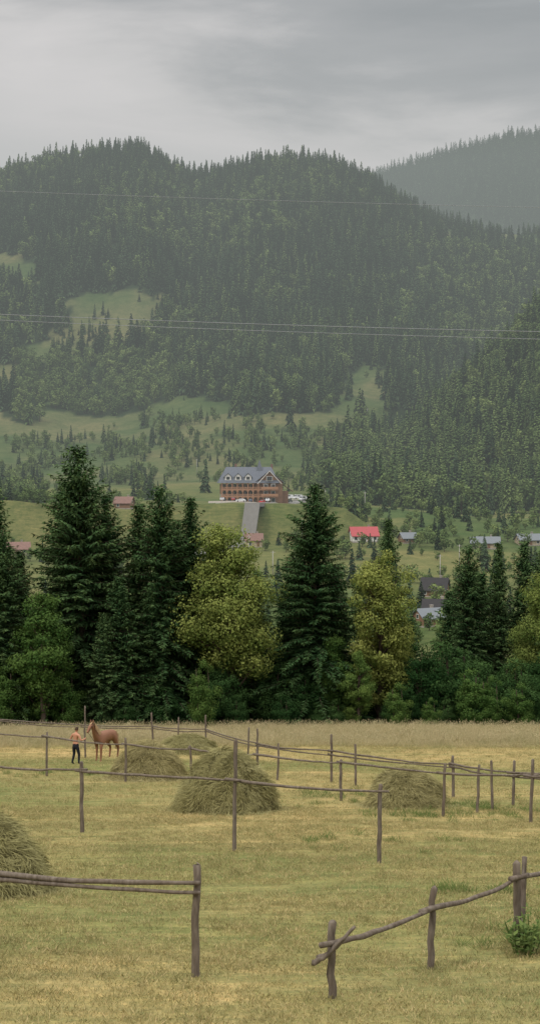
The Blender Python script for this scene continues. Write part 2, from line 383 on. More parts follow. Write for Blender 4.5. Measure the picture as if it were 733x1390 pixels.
def far_spruce(seed,mat=None,wd=.19,n=150):
    r=random.Random(seed); B=MB(); B.tube([(0,0,-.06),(0,0,.95)],[.014,.003],4,0,False)
    for i in range(n):
        t=.05+.95*(i/n)**1.05; R=wd*(1-t)**.8+.012; a=r.uniform(0,6.28); l=R*r.uniform(.65,1.25); w=.05+.05*(1-t)
        o=Vector((math.cos(a),math.sin(a),0)); s=Vector((-o.y,o.x,0))
        p=Vector((0,0,t+.035)); q=Vector((0,0,t))+o*l-Vector((0,0,l*.55*(1-t)))
        mid=Vector((0,0,t+.012))+o*l*.6
        B.add([tuple(p),tuple(mid+s*w*.5),tuple(q),tuple(mid-s*w*.5)],[(0,1,2,3)],1,[0,.5,r.uniform(.5,1),.5])
    m=B.mesh('far_spruce'); m.materials.append(M_bark); m.materials.append(mat or M_fsp); return m
def far_broad(seed,wd=.62,mat=None):
    g=np.random.default_rng(seed); B=MB(); B.tube([(0,0,-.06),(0,0,.6)],[.02,.008],4,0,False)
    P=[];Nn=[]
    for c in range(13):
        v=unit(g.normal(size=(1,3)))[0]; cen=np.array([v[0]*wd*.3,v[1]*wd*.3,.56+v[2]*.3])*1.0
        k=24; u=unit(g.normal(size=(k,3))); P.append(cen+u*.13*g.uniform(.6,1,(k,1))); Nn.append(unit(u+g.normal(0,.4,(k,3))))
    P=np.concatenate(P);Nn=np.concatenate(Nn); D=unit(np.cross(Nn,g.normal(size=Nn.shape)));S=np.cross(Nn,D);L=g.uniform(.06,.11,len(P))
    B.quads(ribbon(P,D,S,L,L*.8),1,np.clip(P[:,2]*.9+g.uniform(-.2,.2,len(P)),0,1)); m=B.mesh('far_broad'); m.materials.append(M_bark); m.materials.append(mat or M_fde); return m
protos=[far_spruce(1),far_spruce(2,None,.16),far_spruce(3,None,.22),far_broad(4,.5),far_broad(5,.62),far_broad(6,.4),far_spruce(7,M_flt,.20),far_spruce(8,M_flt,.17)]

road_pts=[(-50,560),(-28,574),(-12,590),(-4,612),(-1.5,640),(1.5,665),(6.5,692),(14,722),(25,752),(42,790),(70,830),(130,850)]
KEEP=[(-10,705,30),(-12,672,20)]
def cand(y0,y1,sp,bmin=-.30,bmax=.30):
    out=[]
    ys=np.arange(y0,y1,sp)
    for y in ys:
        xs=np.arange(bmin*y,bmax*y,sp); out.append(np.stack([xs,np.full_like(xs,y)],1))
    P=np.concatenate(out); P+=rng.uniform(-.5,.5,P.shape)*sp; return P
def roadclear(x,y,wd=8):
    ok=np.ones(len(x),bool)
    for i in range(len(road_pts)-1):
        (ax,ay),(bx,by)=road_pts[i],road_pts[i+1]; dx,dy=bx-ax,by-ay
        t=np.clip(((x-ax)*dx+(y-ay)*dy)/(dx*dx+dy*dy),0,1)
        ok&=np.hypot(x-ax-t*dx,y-ay-t*dy)>wd
    return ok
def sel(P,size):
    x,y=P[:,0],P[:,1]; z=H(x,y); fo,az,el=cover(x,y,z)
    cl=fbm(x/34,y/50,51,3)
    p=np.where(fo,.90,0)
    hedge=(sstep(cl,.62,.68)*.75+.004)
    p=np.where(~fo&(y>760),hedge,p)
    g1=((az>225)&(az<420)&(el>590)&(el<655)); p=np.where(~fo&g1&(cl>.45),.50,p)
    g2=((az>135)&(az<205)&(el>600)&(el<665)); p=np.where(~fo&g2&(cl>.40),.8,p)
    g3=((az>190)&(az<250)&(el>540)&(el<600)); p=np.where(~fo&g3&(cl>.46),.7,p)
    g4=((az>260)&(az<370)&(el>565)&(el<600)); p=np.where(~fo&g4&(cl>.45),.5,p)
    g5=((az<60)&(el>640)&(el<690)); p=np.where(~fo&g5&(cl>.45),.7,p)
    g6=((az>405)&(az<500)&(el>585)&(el<660)); p=np.where(~fo&g6&(cl>.40),.8,p)
    keep=(rng.random(len(x))<p)&roadclear(x,y)
    x,y,z,fo,az,el,cl=[q[keep] for q in (x,y,z,fo,az,el,cl)]
    big=fbm(x/130,y/200,71,3)
    spur=(y>700)&(y<1190)&(az>455)&fo
    young=(az>20)&(az<245)&(el>488)&(el<575)
    dec=.04+.35*sstep(big,.55,.66)
    dec=np.where(young,.85,dec)
    dec=np.where(spur,.15+.30*(cl>.5),dec)
    dec=np.where((~fo)&(y<1300),.70,dec)
    dec=np.where((az>230)&(az<470)&(el>470)&(el<570)&fo,.28,dec)
    isd=rng.random(len(x))<dec
    lt=np.where(spur,.80,np.where(young,.8,np.where(y<1500,.35,.08+.22*sstep(big,.5,.6)))); isl=rng.random(len(x))<lt
    pid=np.where(isd,3+rng.integers(0,3,len(x)),np.where(isl,6+rng.integers(0,2,len(x)),rng.integers(0,3,len(x))))
    s=rng.uniform(.55,1.22,len(x))*size*(.85+.35*big); s*=np.where(isd,.75,1.); s=np.where(~fo,s*rng.uniform(.3,.65,len(x)),s)
    s=np.where(y>1850,s*.85,s)
    s=np.where(young,s*.8,s)
    s=np.where(spur,s*.90,s)
    sc=np.stack([s*rng.uniform(.9,1.3,len(x)),s*rng.uniform(.9,1.3,len(x)),s],1)
    rt=np.stack([rng.normal(0,.02,len(x)),rng.normal(0,.02,len(x)),rng.uniform(0,6.28,len(x))],1)
    return np.stack([x,y,z-.3],1),sc,rt,pid
A=sel(cand(760,1330,6.6),23); Bq=sel(cand(1330,2060,7.8),25.5)
n_=[np.concatenate([A[i],Bq[i]]) for i in range(4)]
instancer('mountain_forest',*n_,protos)
Pf=cand(3050,4080,14,.04,.30); zf=H(Pf[:,0],Pf[:,1]); k=len(Pf)
s=rng.uniform(18,34,k); instancer('distant_forest',np.stack([Pf[:,0],Pf[:,1],zf-.5],1),np.stack([s*1.4,s*1.4,s],1),np.stack([0*s,0*s,rng.uniform(0,6.28,k)],1),rng.integers(0,3,k),[far_spruce(1,None,.19,70),far_spruce(2,None,.16,70),far_spruce(3,None,.22,70)])
print('forest',len(n_[0]),k,time.time()-T0)

# ------------------------------------------------------------------ buildings
M_wood=simple('brown_timber',(.21,.115,.068),.6,.3,.3,2); M_orange=simple('varnished_timber',(.38,.20,.115),.5,.3,.3,2)
M_stone=simple('stone_wall',(.34,.30,.255),.9,.1,.35,1.5); M_white=simple('white_render',(.70,.68,.64),.8,.2,.08,1)
M_slate=simple('slate_roof',(.105,.115,.138),.6,.4,.3,1.2); M_red=simple('red_tile_roof',(.38,.065,.07),.6,.3,.25,1.5)
M_rust=simple('rusty_roof',(.19,.105,.082),.7,.3,.35,1.2); M_tin=simple('tin_roof',(.15,.165,.175),.5,.4,.15,1.2,.2)
M_dark=simple('dark_shingle_roof',(.035,.032,.032),.8,.2,.3,1.5); M_pane=simple('window_glass',(.03,.035,.04),.12,.6,.2,1)
M_cream=simple('cream_wall',(.42,.34,.23),.85,.15,.12,1); M_asph=simple('asphalt',(.22,.21,.195),.9,.1,.2,.6); M_conc=simple('concrete',(.40,.38,.34),.9,.1,.15,.8)
def part(nm,B,mats,par,smooth=False): return obj(nm,B.mesh(nm,smooth),mats,par)
def gable(B,w,d,z0,rh,ov=.6,th=.22,mi=0,cx=0,cy=0,along='x'):
    hw_=d/2+ov; L_=w/2+ov
    for s in(-1,1):
        zs=z0-rh*ov/(d/2)
        v=[(-L_,0,z0+rh),(L_,0,z0+rh),(L_,s*hw_,zs),(-L_,s*hw_,zs)]; v+=[(a,b_,c_+th) for a,b_,c_ in v]
        if along=='y': v=[(b_,a,c_) for a,b_,c_ in v]
        v=[(a+cx,b_+cy,c_) for a,b_,c_ in v]
        B.add(v,[(0,1,2,3),(4,7,6,5),(0,4,5,1),(1,5,6,2),(2,6,7,3),(3,7,4,0)],mi)
def gwalls(B,w,d,z0,z1,rh,mi=0,cx=0,cy=0,along='x'):
    w2=w/2; d2=d/2
    v=[(-w2,-d2,z0),(w2,-d2,z0),(w2,d2,z0),(-w2,d2,z0),(-w2,-d2,z1),(w2,-d2,z1),(w2,d2,z1),(-w2,d2,z1),(-w2,0,z1+rh),(w2,0,z1+rh)]
    if along=='y': v=[(b_,a,c_) for a,b_,c_ in v]
    v=[(a+cx,b_+cy,c_) for a,b_,c_ in v]
    B.add(v,[(0,1,5,4),(1,2,6,9,5),(2,3,7,6),(3,0,4,8,7)],mi)
def house(name,x,y,w,d,wh,rh,wm,rm,rot=0):
    z=min(h(x+a,y+b_) for a in(-w/2,w/2) for b_ in(-d/2,d/2)); zt=h(x,y-d/2)
    e=obj(name,None,loc=(x,y,zt),rot=(0,0,rot)); dz=z-zt-.3
    B=MB(); gwalls(B,w,d,dz,wh,rh); part('walls',B,[wm],e)
    B=MB(); B.box(0,0,dz/2+.15,w+.16,d+.16,abs(dz)+.5); part('plinth',B,[M_stone],e)
    B=MB(); gable(B,w,d,wh,rh); part('roof',B,[rm],e)
    B=MB(); F=MB(); n=max(2,int(w/2.6))
    for fl in range(max(1,int(wh/2.7))):
        for i in range(n):
            cx=-w/2+w*(i+.5)/n
            if fl==0 and i==n//2: continue
            for s in(-1,1):
                F.box(cx,s*(d/2+.02),1.6+fl*2.7,1.25,.10,1.45); B.box(cx,s*(d/2+.05),1.6+fl*2.7,1.0,.10,1.2)
    for s in(-1,1):
        F.box(s*(w/2+.02),0,wh+.3,.10,1.15,1.25); B.box(s*(w/2+.05),0,wh+.3,.10,.9,1.0)
    part('window_frames',F,[M_white],e); part('windows',B,[M_pane],e)
    B=MB(); B.box(-w/2+w*(n//2+.5)/n,-d/2-.03,1.25,1.0,.1,2.1); part('door',B,[M_wood],e)
    B=MB(); B.box(w*.22,d*.12,wh+rh*.95,.7,.7,1.8); B.box(w*.22,d*.12,wh+rh*.95+.98,.9,.9,.15); part('chimney',B,[M_stone],e)
    KEEP.append((x,y,w*.75)); return e
house('red_roof_house',38,600,10.5,8,2.8,3.2,M_white,M_red,.15)
house('timber_cottage',53.5,478,8,7,2.6,3.4,M_wood,M_dark,-.3)
house('cream_house',-6.5,590,6.5,7,3.0,2.4,M_cream,M_rust,.05)
house('tin_roof_house',86,590,11,8,2.4,2.2,M_cream,M_tin,-.1)
house('village_house',-99,575,10,8,2.4,2.4,M_cream,M_rust,.2)
house('village_house',-62,628,7,7,2.6,2.4,M_wood,M_rust,-.2)
house('village_house',43,400,7,6,2.5,2.2,M_wood,M_tin,.5)
house('village_house',48,425,7,6,2.5,2.2,M_cream,M_dark,-.2)
house('village_house',106,606,9,7,2.4,2.2,M_cream,M_tin,.2)
house('village_house',56,600,6,6,2.2,2.0,M_wood,M_tin,.3)

def hotel():
    x,y=-9.8,702; z=h(x,y-9)
    e=obj('mountain_hotel',None,loc=(x,y,z-.6),rot=(0,0,math.radians(5)),scale=(1.05,1,1.1))
    B=MB(); B.box(0,0,-1.2,27,15,3.4); B.box(-1,1.5,4.6,24,11,8.4); part('walls',B,[M_stone],e)
    W=MB(); W.box(-1,1.5,6.6,24.12,11.12,4.2); gwalls(W,9,12,.4,9.8,4.6,0,8.5,-1.5,'y'); part('timber_walls',W,[M_wood],e)
    G=MB()
    for fl in (0,1,2):
        zf=.5+3*fl; G.box(-3,-5.4,zf+2.85,20.4,3.2,.35)
        for i in range(9):
            cx=-12.9+i*2.35
            G.box(cx,-6.8,zf+1.35,.36,.34,2.72)
            if i<8:
                for s in(-1,1): G.box(cx+1.175+s*.85,-6.8,zf+2.45,.5,.22,.5)
        if fl>0: G.box(-3,-6.95,zf+1.0,20,.12,.16); G.box(-3,-6.95,zf+.15,20,.12,.16)
        if fl>0:
            for i in range(54): G.box(-12.8+i*.37,-6.95,zf+.57,.16,.08,.75)
    G.box(8.5,-8.2,3.4,7.6,1.4,.25); G.box(8.5,-8.2,6.4,7.6,1.4,.25); G.box(8.5,-8.85,4.2,7.6,.1,.9); G.box(8.5,-8.85,7.2,7.6,.1,.9)
    part('balconies',G,[M_orange],e)
    P=MB(); F=MB()
    for fl in range(3):
        for i in range(7):
            cx=-11.6+i*2.5; F.box(cx,-4.06,2.0+3*fl,1.6,.12,1.9); P.box(cx,-4.12,2.0+3*fl,1.3,.12,1.6)
        for i in range(2):
            cx=6.8+i*3.4; F.box(cx,-7.55,2.0+3*fl,1.9,.14,1.9); P.box(cx,-7.62,2.0+3*fl,1.6,.14,1.6)
        for i in range(4):
            F.box(13.05,-4.5+i*2.4,2+3*fl,.14,1.5,1.7); P.box(13.12,-4.5+i*2.4,2+3*fl,.14,1.2,1.4)
    F.box(8.5,-7.55,11.2,2.8,.14,2.0); P.box(8.5,-7.62,11.2,2.4,.14,1.7)
    part('window_frames',F,[M_white],e); part('windows',P,[M_pane],e)
    R=MB(); v=[(-14.4,-7.4,9.3),(13,-7.4,9.3),(13,8.4,9.3),(-14.4,8.4,9.3),(-10.5,.7,16.2),(10,.7,16.2)]
    R.add(v,[(0,1,5,4),(1,2,5),(2,3,4,5),(3,0,4),(0,3,2,1)]); gable(R,9.2,12.2,9.8,4.6,.8,.25,0,8.5,-1.5,'y')
    for cx in(-10,-5.5,-1):
        gable(R,3.0,3.2,12.0,1.5,.3,.15,0,cx,-4.6,'y')
    R.add([(3.2,-1.3,14.5),(6,-1.3,14.5),(6,1.5,14.5),(3.2,1.5,14.5),(4.6,.1,19.6)],[(0,1,4),(1,2,4),(2,3,4),(3,0,4)])
    part('roof',R,[M_slate],e)
    D=MB()
    for cx in(-10,-5.5,-1): gwalls(D,3.0,2.8,10,12.0,1.3,0,cx,-4.5,'y')
    D.box(4.6,.1,13.6,2.5,2.5,2.0)
    for s in(-1,1): D.tube([(8.5+s*5.4,-8.45,8.95),(8.5,-8.45,14.45)],[.13,.13],4)
    part('dormers',D,[M_white],e)
    D=MB()
    for cx in(-10,-5.5,-1): D.box(cx,-6.05,11.4,1.5,.1,1.2)
    part('dormer_windows',D,[M_pane],e)
    C_=MB(); C_.box(-6,3,16,1,1,3.2); C_.box(10.5,4,15.5,1,1,4); part('chimneys',C_,[M_rust],e)
    A_=MB(); A_.box(15.3,1,2.6,4.2,8,6.4); part('annex_walls',A_,[M_wood],e)
    A_=MB(); gable(A_,4.2,8,5.8,2.6,.5,.2,0,15.3,1,'y'); part('annex_roof',A_,[M_rust],e)
hotel()

def strip(name,pts,w,off,mat,mx=5,side=0.):
    P=[]
    def cr(p0,p1,p2,p3,t): return .5*((2*p1)+(-p0+p2)*t+(2*p0-5*p1+4*p2-p3)*t*t+(-p0+3*p1-3*p2+p3)*t**3)
    Q=[Vector(p) for p in pts]
    for i in range(len(Q)-1):
        a,b_=Q[i],Q[i+1]; n=max(1,int((b_-a).length/mx))
        for k_ in range(n): P.append(cr(Q[max(i-1,0)],a,b_,Q[min(i+2,len(Q)-1)],k_/n))
    P.append(Q[-1]); V=[];F=[]
    nn=4
    for i,p in enumerate(P):
        d=(P[min(i+1,len(P)-1)]-P[max(i-1,0)]).normalized(); s=Vector((-d.y,d.x)); p=p+s*side
        zc=max(h(*(p+s*(w*(j/nn-.5)))) for j in range(nn+1))
        for j in range(nn+1):
            q=p+s*(w*(j/nn-.5)); V.append((q.x,q.y,zc+off))
        for q in (p+s*(w*.5+.01),p-s*(w*.5+.01)): V.append((q.x,q.y,zc+off-1.6))
    k_=nn+3
    for i in range(len(P)-1):
        for j in range(nn): F.append((i*k_+j,i*k_+j+1,(i+1)*k_+j+1,(i+1)*k_+j))
        F.append((i*k_+nn,i*k_+nn+1,(i+1)*k_+nn+1,(i+1)*k_+nn)); F.append((i*k_,i*k_+nn+2,(i+1)*k_+nn+2,(i+1)*k_))
    m=bpy.data.meshes.new(name); m.from_pydata(V,[],F); m.update(); obj(name,m,[mat]); return P
strip('village_road',road_pts,6.5,.25,M_asph)
strip('kerb',road_pts[3:9],.25,.38,M_conc,5,-3.45)
strip('parking_lot',[(-27,683),(-2,684)],12,.2,M_conc)
strip('parking_lot',[(-24,655),(-6,655)],5,.2,M_conc)
strip('parking_lot',[(4,735),(17,748)],12,.2,M_conc)
def stone_wall(pts):
    B=MB()
    for i in range(len(pts)-1):
        a,b_=pts[i],pts[i+1]; za,zb=h(*a),h(*b_)
        B.tube([(a[0],a[1],za),(b_[0],b_[1],zb)],[.9,.9],4,0)
    obj('retaining_wall',B.mesh('retaining_wall'),[M_stone])
stone_wall([(-28,672),(-18,671.5),(-6,671)])

def car(x,y,rot,col,van=False):
    mt=simple('car_paint',col,.35,.5,.03,1)
    z=h(x,y)+.75
    e=obj('parked_van' if van else 'parked_car',None,loc=(x,y,z),rot=(0,0,rot))
    pr=[(-2.2,.35),(-2.2,.8),(-2.05,.95),(-1.0,1.0),(-.45,1.45),(1.1,1.48),(1.85,1.0),(2.15,.95),(2.2,.35)] if not van else [(-2.5,.35),(-2.5,.95),(-2.2,1.15),(-1.6,2.1),(-1.3,2.2),(2.45,2.2),(2.55,2.0),(2.55,.35)]
    B=MB(); n=len(pr); V=[]
    for s in(-1,1):
        for a,c_ in pr: V.append((a,s*(.86 if c_<1.05 else (.70 if not van else .82)),c_))
    B.add(V,[tuple(range(n))[::-1],tuple(range(n,2*n))]+[(i,(i+1)%n,n+(i+1)%n,n+i) for i in range(n)])
    part('body',B,[mt],e)
    B=MB()
    zc=1.22 if not van else 1.65
    for s in(-1,1):
        if van: B.box(-1.35,s*.84,zc,.7,.04,.55); B.box(.2,s*.84,zc,1.6,.04,.55)
        else: B.box(-.1,s*.79,zc,.8,.05,.3); B.box(.8,s*.79,zc,.75,.05,.3)
    B.add([(-1.02,-.66,1.03),(-.5,-.62,1.42),(-.5,.62,1.42),(-1.02,.66,1.03)] if not van else [(-2.16,-.76,1.25),(-1.68,-.74,2.02),(-1.68,.74,2.02),(-2.16,.76,1.25)],[(0,1,2,3)])
    part('windows',B,[M_pane],e)
    B=MB()
    for a in(-1.35,1.35):
        for s in(-1,1): B.tube([(a,s*.68,.32),(a,s*.88,.32)],[.32,.32],12)
    part('wheels',B,[M_dark],e)
for a in [(-22,680,1.5,(.6,.6,.6)),(-17,681,1.6,(.35,.03,.03)),(-9,680,1.5,(.05,.06,.10)),(-3.5,687,1.2,(.45,.03,.03)),(14,744,.5,(.7,.7,.7),True),(9,738,.4,(.7,.7,.7),True),(7,733,.5,(.7,.7,.72)),(17,750,.4,(.4,.42,.45)),(16,727,1.1,(.65,.65,.65),True),
          (9,703,1.1,(.1,.1,.1)),(18,740,1.1,(.7,.7,.7)),(-13,656,.1,(.7,.7,.7)),(-1.,640,1.5,(.65,.65,.65))]:
    car(*a)

# village trees
P=cand(330,760,7.2); x,y=P[:,0],P[:,1]; cl=fbm(x/30,y/16,61,3)
p=np.where(cl>.52,.65,.03)
p=np.where((y<470),np.maximum(p,.45),p)
p=np.where((x>15)&(y>555)&(y<680)&(cl>.42),.65,p)
p=np.where((x<-35)&(y>540)&(y<680)&(cl>.42),.65,p)
ok=rng.random(len(x))<p
for (kx,ky,kr) in KEEP: ok&=(np.abs(x-kx)>kr)|(y>ky+kr)|(y<ky-kr*1.3)
ok&=roadclear(x,y)
ok&=~((x>-40)&(x<16)&(y>600)&(y<760))
x,y=x[ok],y[ok]; s=rng.uniform(3.0,8,len(x)); z=H(x,y)
pid=np.where(rng.random(len(x))<.2,rng.integers(0,3,len(x)),rng.integers(3,6,len(x))); s=np.where(pid<3,s*1.5,s)
instancer('village_trees',np.stack([x,y,z-.2],1),np.stack([s*1.3,s*1.3,s],1),np.stack([0*s,0*s,rng.uniform(0,6.28,len(s))],1),pid,protos)

# ------------------------------------------------------------------ haze in the valley (rain mist)
bz=NB('rain_haze_glow'); SG=.00028
ab=bz.n('ShaderNodeVolumeAbsorption'); ab.inputs['Color'].default_value=(0,0,0,1); ab.inputs['Density'].default_value=SG
em=bz.n('ShaderNodeEmission'); em.inputs['Color'].default_value=(.330,.365,.350,1); em.inputs['Strength'].default_value=SG  # even glow added in place of daylight scattered by the mist
ad=bz.n('ShaderNodeAddShader'); bz.l(ab.outputs[0],ad.inputs[0]); bz.l(em.outputs[0],ad.inputs[1]); bz.l(ad.outputs[0],bz.out.inputs['Volume'])
B=MB(); B.box(0,3450,350,9000,6340,900); obj('valley_haze',B.mesh('valley_haze'),[bz.m])

# ------------------------------------------------------------------ fences
bw=NB('weathered_wood'); f=bw.noise(14,6,bw.coord((1,1,.25))); g_=bw.noise(1.2,3,bw.coord())
c=bw.mix(bw.ramp(f,.3,.7),(.045,.036,.028),(.25,.215,.175)); c=bw.mix(g_,c,(.12,.09,.065)); M_post=bw.princ(c,.9,.1,f,.6,.02)
def post(B,x,y,ht,r=.055,lean=.03):
    z=h(x,y); dx,dy=random.gauss(0,lean)*ht,random.gauss(0,lean)*ht; n=9; pts=[];rd=[]
    for i in range(n):
        t=i/(n-1); pts.append((x+dx*t+random.gauss(0,.008),y+dy*t,z-.4+(ht+.4)*t)); rd.append(r*(1.08-.14*t)*random.uniform(.92,1.08))
    tl=random.uniform(-.4,.4)*r
    pts.append((pts[-1][0]+tl,pts[-1][1],z+ht+.03)); rd.append(r*.6)
    B.tube(pts,rd,9)
def rail(B,a,b_,r=.045,ext=.25):
    a,b_=Vector(a),Vector(b_); d=(b_-a).normalized(); a=a-d*ext; b_=b_+d*ext; n=12; pts=[];rd=[]; w1=random.uniform(0,6); am=random.uniform(.01,.04)
    for i in range(n+1):
        t=i/n; p=a.lerp(b_,t)+Vector((0,random.gauss(0,.008),am*math.sin(w1+t*5)+random.gauss(0,.007)-.05*math.sin(t*math.pi))); pts.append(p); rd.append(r*(1.2-.5*t)*random.uniform(.9,1.1))
    B.tube(pts,rd,8)
def fence(posts,r=.055,rr=.045,double=False,ext=.25):
    """posts: (x,y,height,railheight)"""
    B=MB()
    for p in posts: post(B,p[0],p[1],p[2],r*random.uniform(.9,1.1))
    for i in range(len(posts)-1):
        a,b_=posts[i],posts[i+1]; za=h(a[0],a[1])+a[3]; zb=h(b_[0],b_[1])+b_[3]; of=-r-rr*.7
        rail(B,(a[0],a[1]+of,za),(b_[0],b_[1]+of,zb),rr,ext)
        if double: rail(B,(a[0],a[1]+of-.02,za-.11),(b_[0],b_[1]+of-.02,zb-.13),rr*.85,ext)
    obj('wooden_fence',B.mesh('wooden_fence',True),[M_post])
fence([(-10,24.5,1.7,1.6),(-5.4,23.2,1.7,1.55),(-1.12,22,1.70,1.45)],.064,.045,True,.08)
fence([(.86,20.5,1.07,.82),(2.46,22.5,1.25,.95),(4.08,24.1,1.40,1.18),(5.9,26,1.4,1.2)],.060,.040)
B=MB(); zz=h(.86,20.5); rail(B,(.70,20.42,zz+.62),(1.15,20.42,zz+1.0),.032,.05); rail(B,(4.15,24.3,h(4.1,24.3)+.1),(4.25,24.5,h(4.1,24.3)+1.3),.06,.1)
rail(B,(.62,20.35,zz+.60),(1.0,20.35,zz+.86),.036,.05); obj('broken_fence_rail',B.mesh('bfr',True),[M_post])
fence([(-17,46.5,1.8,1.6),(-8.39,43.4,1.85,1.70),(-5.19,40.5,1.95,1.74),(-.90,36.5,2.77,1.80),(2.56,34.5,1.85,1.72)],.05,.036,False)
fence([(-21,69,1.8,1.6),(-14.3,66.5,1.9,1.7),(-9.53,62.6,1.88,1.72),(-5.87,59.7,1.8,1.55),(-2.98,56.5,1.6,1.5),(-.44,53.5,1.6,1.42),(2.44,50.5,1.4,1.35),(5.36,45.5,1.65,1.4),(7.71,43.4,1.9,1.45),(10,41.5,1.7,1.4),(14,39,1.7,1.4)],.048,.036,False)
fence([(-24,94,2.,1.6),(-16.9,91,2.,1.5),(-11.1,88,2.3,1.2),(-6.8,86,2.0,1.2),(-3.5,80.7,1.95,1.2),(-.55,67,1.85,1.2),(2.45,58.6,1.9,1.25),(6.5,52,1.45,1.2),(8.2,49.5,1.5,1.15),(11,47,1.5,1.15),(16,45,1.5,1.15)],.05,.036,True)
B=MB()
for a in [(-1.1,72,1.7),(3.3,56.5,1.6),(.3,60,1.5),(6.6,46.8,1.5),(7.2,47.5,1.6),(-13.5,66,1.6),(-16,80,1.7),(-5.2,83,1.8),(-9.3,74,1.6)]: post(B,a[0],a[1],a[2],.045)
obj('fence_stakes',B.mesh('fence_stakes',True),[M_post])

# ------------------------------------------------------------------ haystacks
def haystack(x,y,w,ht,seed):
    g=np.random.default_rng(seed); B=MB(); nu,nv=64,26
    R=w/2
    def surf(a,t):
        a=np.asarray(a,float); t=np.asarray(t,float)
        prof=np.power(np.clip(1-t**2.0,0,1),.70)
        ca_,sa_=np.cos(a),np.sin(a)
        lump=1+.08*np.sin(3*a+seed)+.34*(fbm(ca_*1.6+5+t*.6,sa_*1.6+5+t*2.2,seed,3)-.5)+.14*(fbm(ca_*4+9,sa_*4+t*9,seed+3,2)-.5)
        rr=R*prof*lump
        return np.stack([rr*ca_+.10*R*t*math.sin(seed),rr*sa_,ht*t*(1+.05*np.sin(2*a+seed)*(1-t))],-1)
    A_,T_=np.meshgrid(np.arange(nu)*6.2832/nu,np.minimum(np.arange(nv+1)/nv,.999)); V=surf(A_,T_); V*=.965; V[0,:,2]-=.15
    F=[(j*nu+i,j*nu+(i+1)%nu,(j+1)*nu+(i+1)%nu,(j+1)*nu+i) for j in range(nv) for i in range(nu)]+[tuple(nv*nu+i for i in range(nu))]
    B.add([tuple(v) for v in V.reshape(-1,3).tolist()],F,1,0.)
    n=int(8500*w); a=g.uniform(0,6.283,n); t=g.uniform(0,1,n)**.9*.985
    Pn=surf(a,t)
    out=unit(np.stack([np.cos(a)*(1-t*.6),np.sin(a)*(1-t*.6),.25+t],1))
    tan=np.stack([-np.sin(a),np.cos(a),0*a],1); dn=unit(np.cross(out,tan)); dn*=np.sign(-dn[:,2:3])
    ang=(fbm(a*3.,t*6.,seed+4,2)-.5)*5+g.normal(0,.6,n)
    D=unit(dn*np.cos(ang)[:,None]+tan*np.sin(ang)[:,None]+out*g.uniform(-.25,.5,(n,1))); S=unit(np.cross(D,out+g.normal(0,.5,(n,3))))
    Pn=Pn*(1+g.uniform(-.06,.04,(n,1))); tt=np.clip(1.5*(fbm(a*2.5,t*5,seed+9,3)-.25)+g.uniform(-.35,.35,n)-.25*(1-t),0,1)  # strand tint also drops towards the foot, shading put into the colour
    B.quads(ribbon(Pn,D,S,g.uniform(.10,.40,n),g.uniform(.006,.015,n)),0,tt)
    k=int(1500*w); a=g.uniform(0,6.283,k); r_=R*(.95+g.exponential(.14,k)); Pk=np.stack([r_*np.cos(a),r_*np.sin(a),.04+g.uniform(0,.06,k)],1)
    D=unit(np.stack([g.normal(size=k),g.normal(size=k),g.uniform(-.1,.4,k)],1)); S=unit(np.cross(D,np.array([[0,0,1.]])))
    Pk[:,2]+=-(Pk[:,1])*.134
    B.quads(ribbon(Pk,D,S,g.uniform(.15,.35,k),g.uniform(.008,.016,k)),0,g.uniform(0,1,k))
    m=B.mesh('haystack'); obj('haystack',m,[M_straw,M_hayshade],None,(x,y,h(x,y)-.08))
haystack(-1.55,47,3.2,2.1,1); haystack(4.35,48.6,2.6,1.4,2); haystack(-5.15,61.5,3.0,1.65,3); haystack(-5.85,30.5,2.6,1.75,4); haystack(-4.3,78,3.4,1.1,5)

# ------------------------------------------------------------------ grass
def tuft(seed,n,ht,rad,wd,mat,seedhead=False):
    g=np.random.default_rng(seed); a=g.uniform(0,6.28,n); r_=rad*np.sqrt(g.uniform(0,1,n)); P_=np.stack([r_*np.cos(a),r_*np.sin(a),0*a-.01],1)
    D=unit(np.stack([g.normal(0,.8,n),g.normal(0,.8,n),np.ones(n)],1)); S=unit(np.stack([g.normal(size=n),g.normal(size=n),g.normal(0,.6,n)],1)); L=ht*g.uniform(.5,1.2,n)
    B=MB(); B.quads(ribbon(P_,D,S,L,np.full(n,wd)),0,g.uniform(0,1,n))
    if seedhead:
        k=n//2; B.quads(ribbon((P_+D*L[:,None])[:k],D[:k],S[:k],np.full(k,ht*.22),np.full(k,wd*2)),0,np.ones(k))
    m=B.mesh('tuft'); m.materials.append(mat); return m
tp=[tuft(1,34,.08,.22,.010,M_grass),tuft(2,30,.06,.25,.012,M_grass),tuft(3,26,.12,.16,.010,M_grass),tuft(4,40,.05,.28,.014,M_grass),
    tuft(5,60,.50,.35,.014,M_tall,True),tuft(6,50,.65,.35,.014,M_tall,True),tuft(7,50,.24,.25,.014,M_weed)]
def scat(n,y0,y1,ids,s0,s1,pw=1.,bm=.27):
    y=y0+(y1-y0)*rng.uniform(0,1,n)**pw; x=rng.uniform(-bm,bm,n)*(y+4)
    return x,y,ids[rng.integers(0,len(ids),n)],rng.uniform(s0,s1,n)
G=[scat(25000,17,48,np.array([0,1,2,3]),.6,1.4,.8),scat(12000,48,88,np.array([0,1,2,3]),.9,1.6),scat(9000,88,112,np.array([4,5]),.6,1.05)]
G.append(scat(1500,84,92,np.array([4,5]),.5,.8))
gx,gy,gi,gs=[np.concatenate([q[i] for q in G]) for i in range(4)]
kk=(gy>60)|(rng.random(len(gx))<.35+1.3*sstep(fbm(gx/2.6,gy/.9,91,3),.38,.55)); gx,gy,gi,gs=gx[kk],gy[kk],gi[kk],gs[kk]
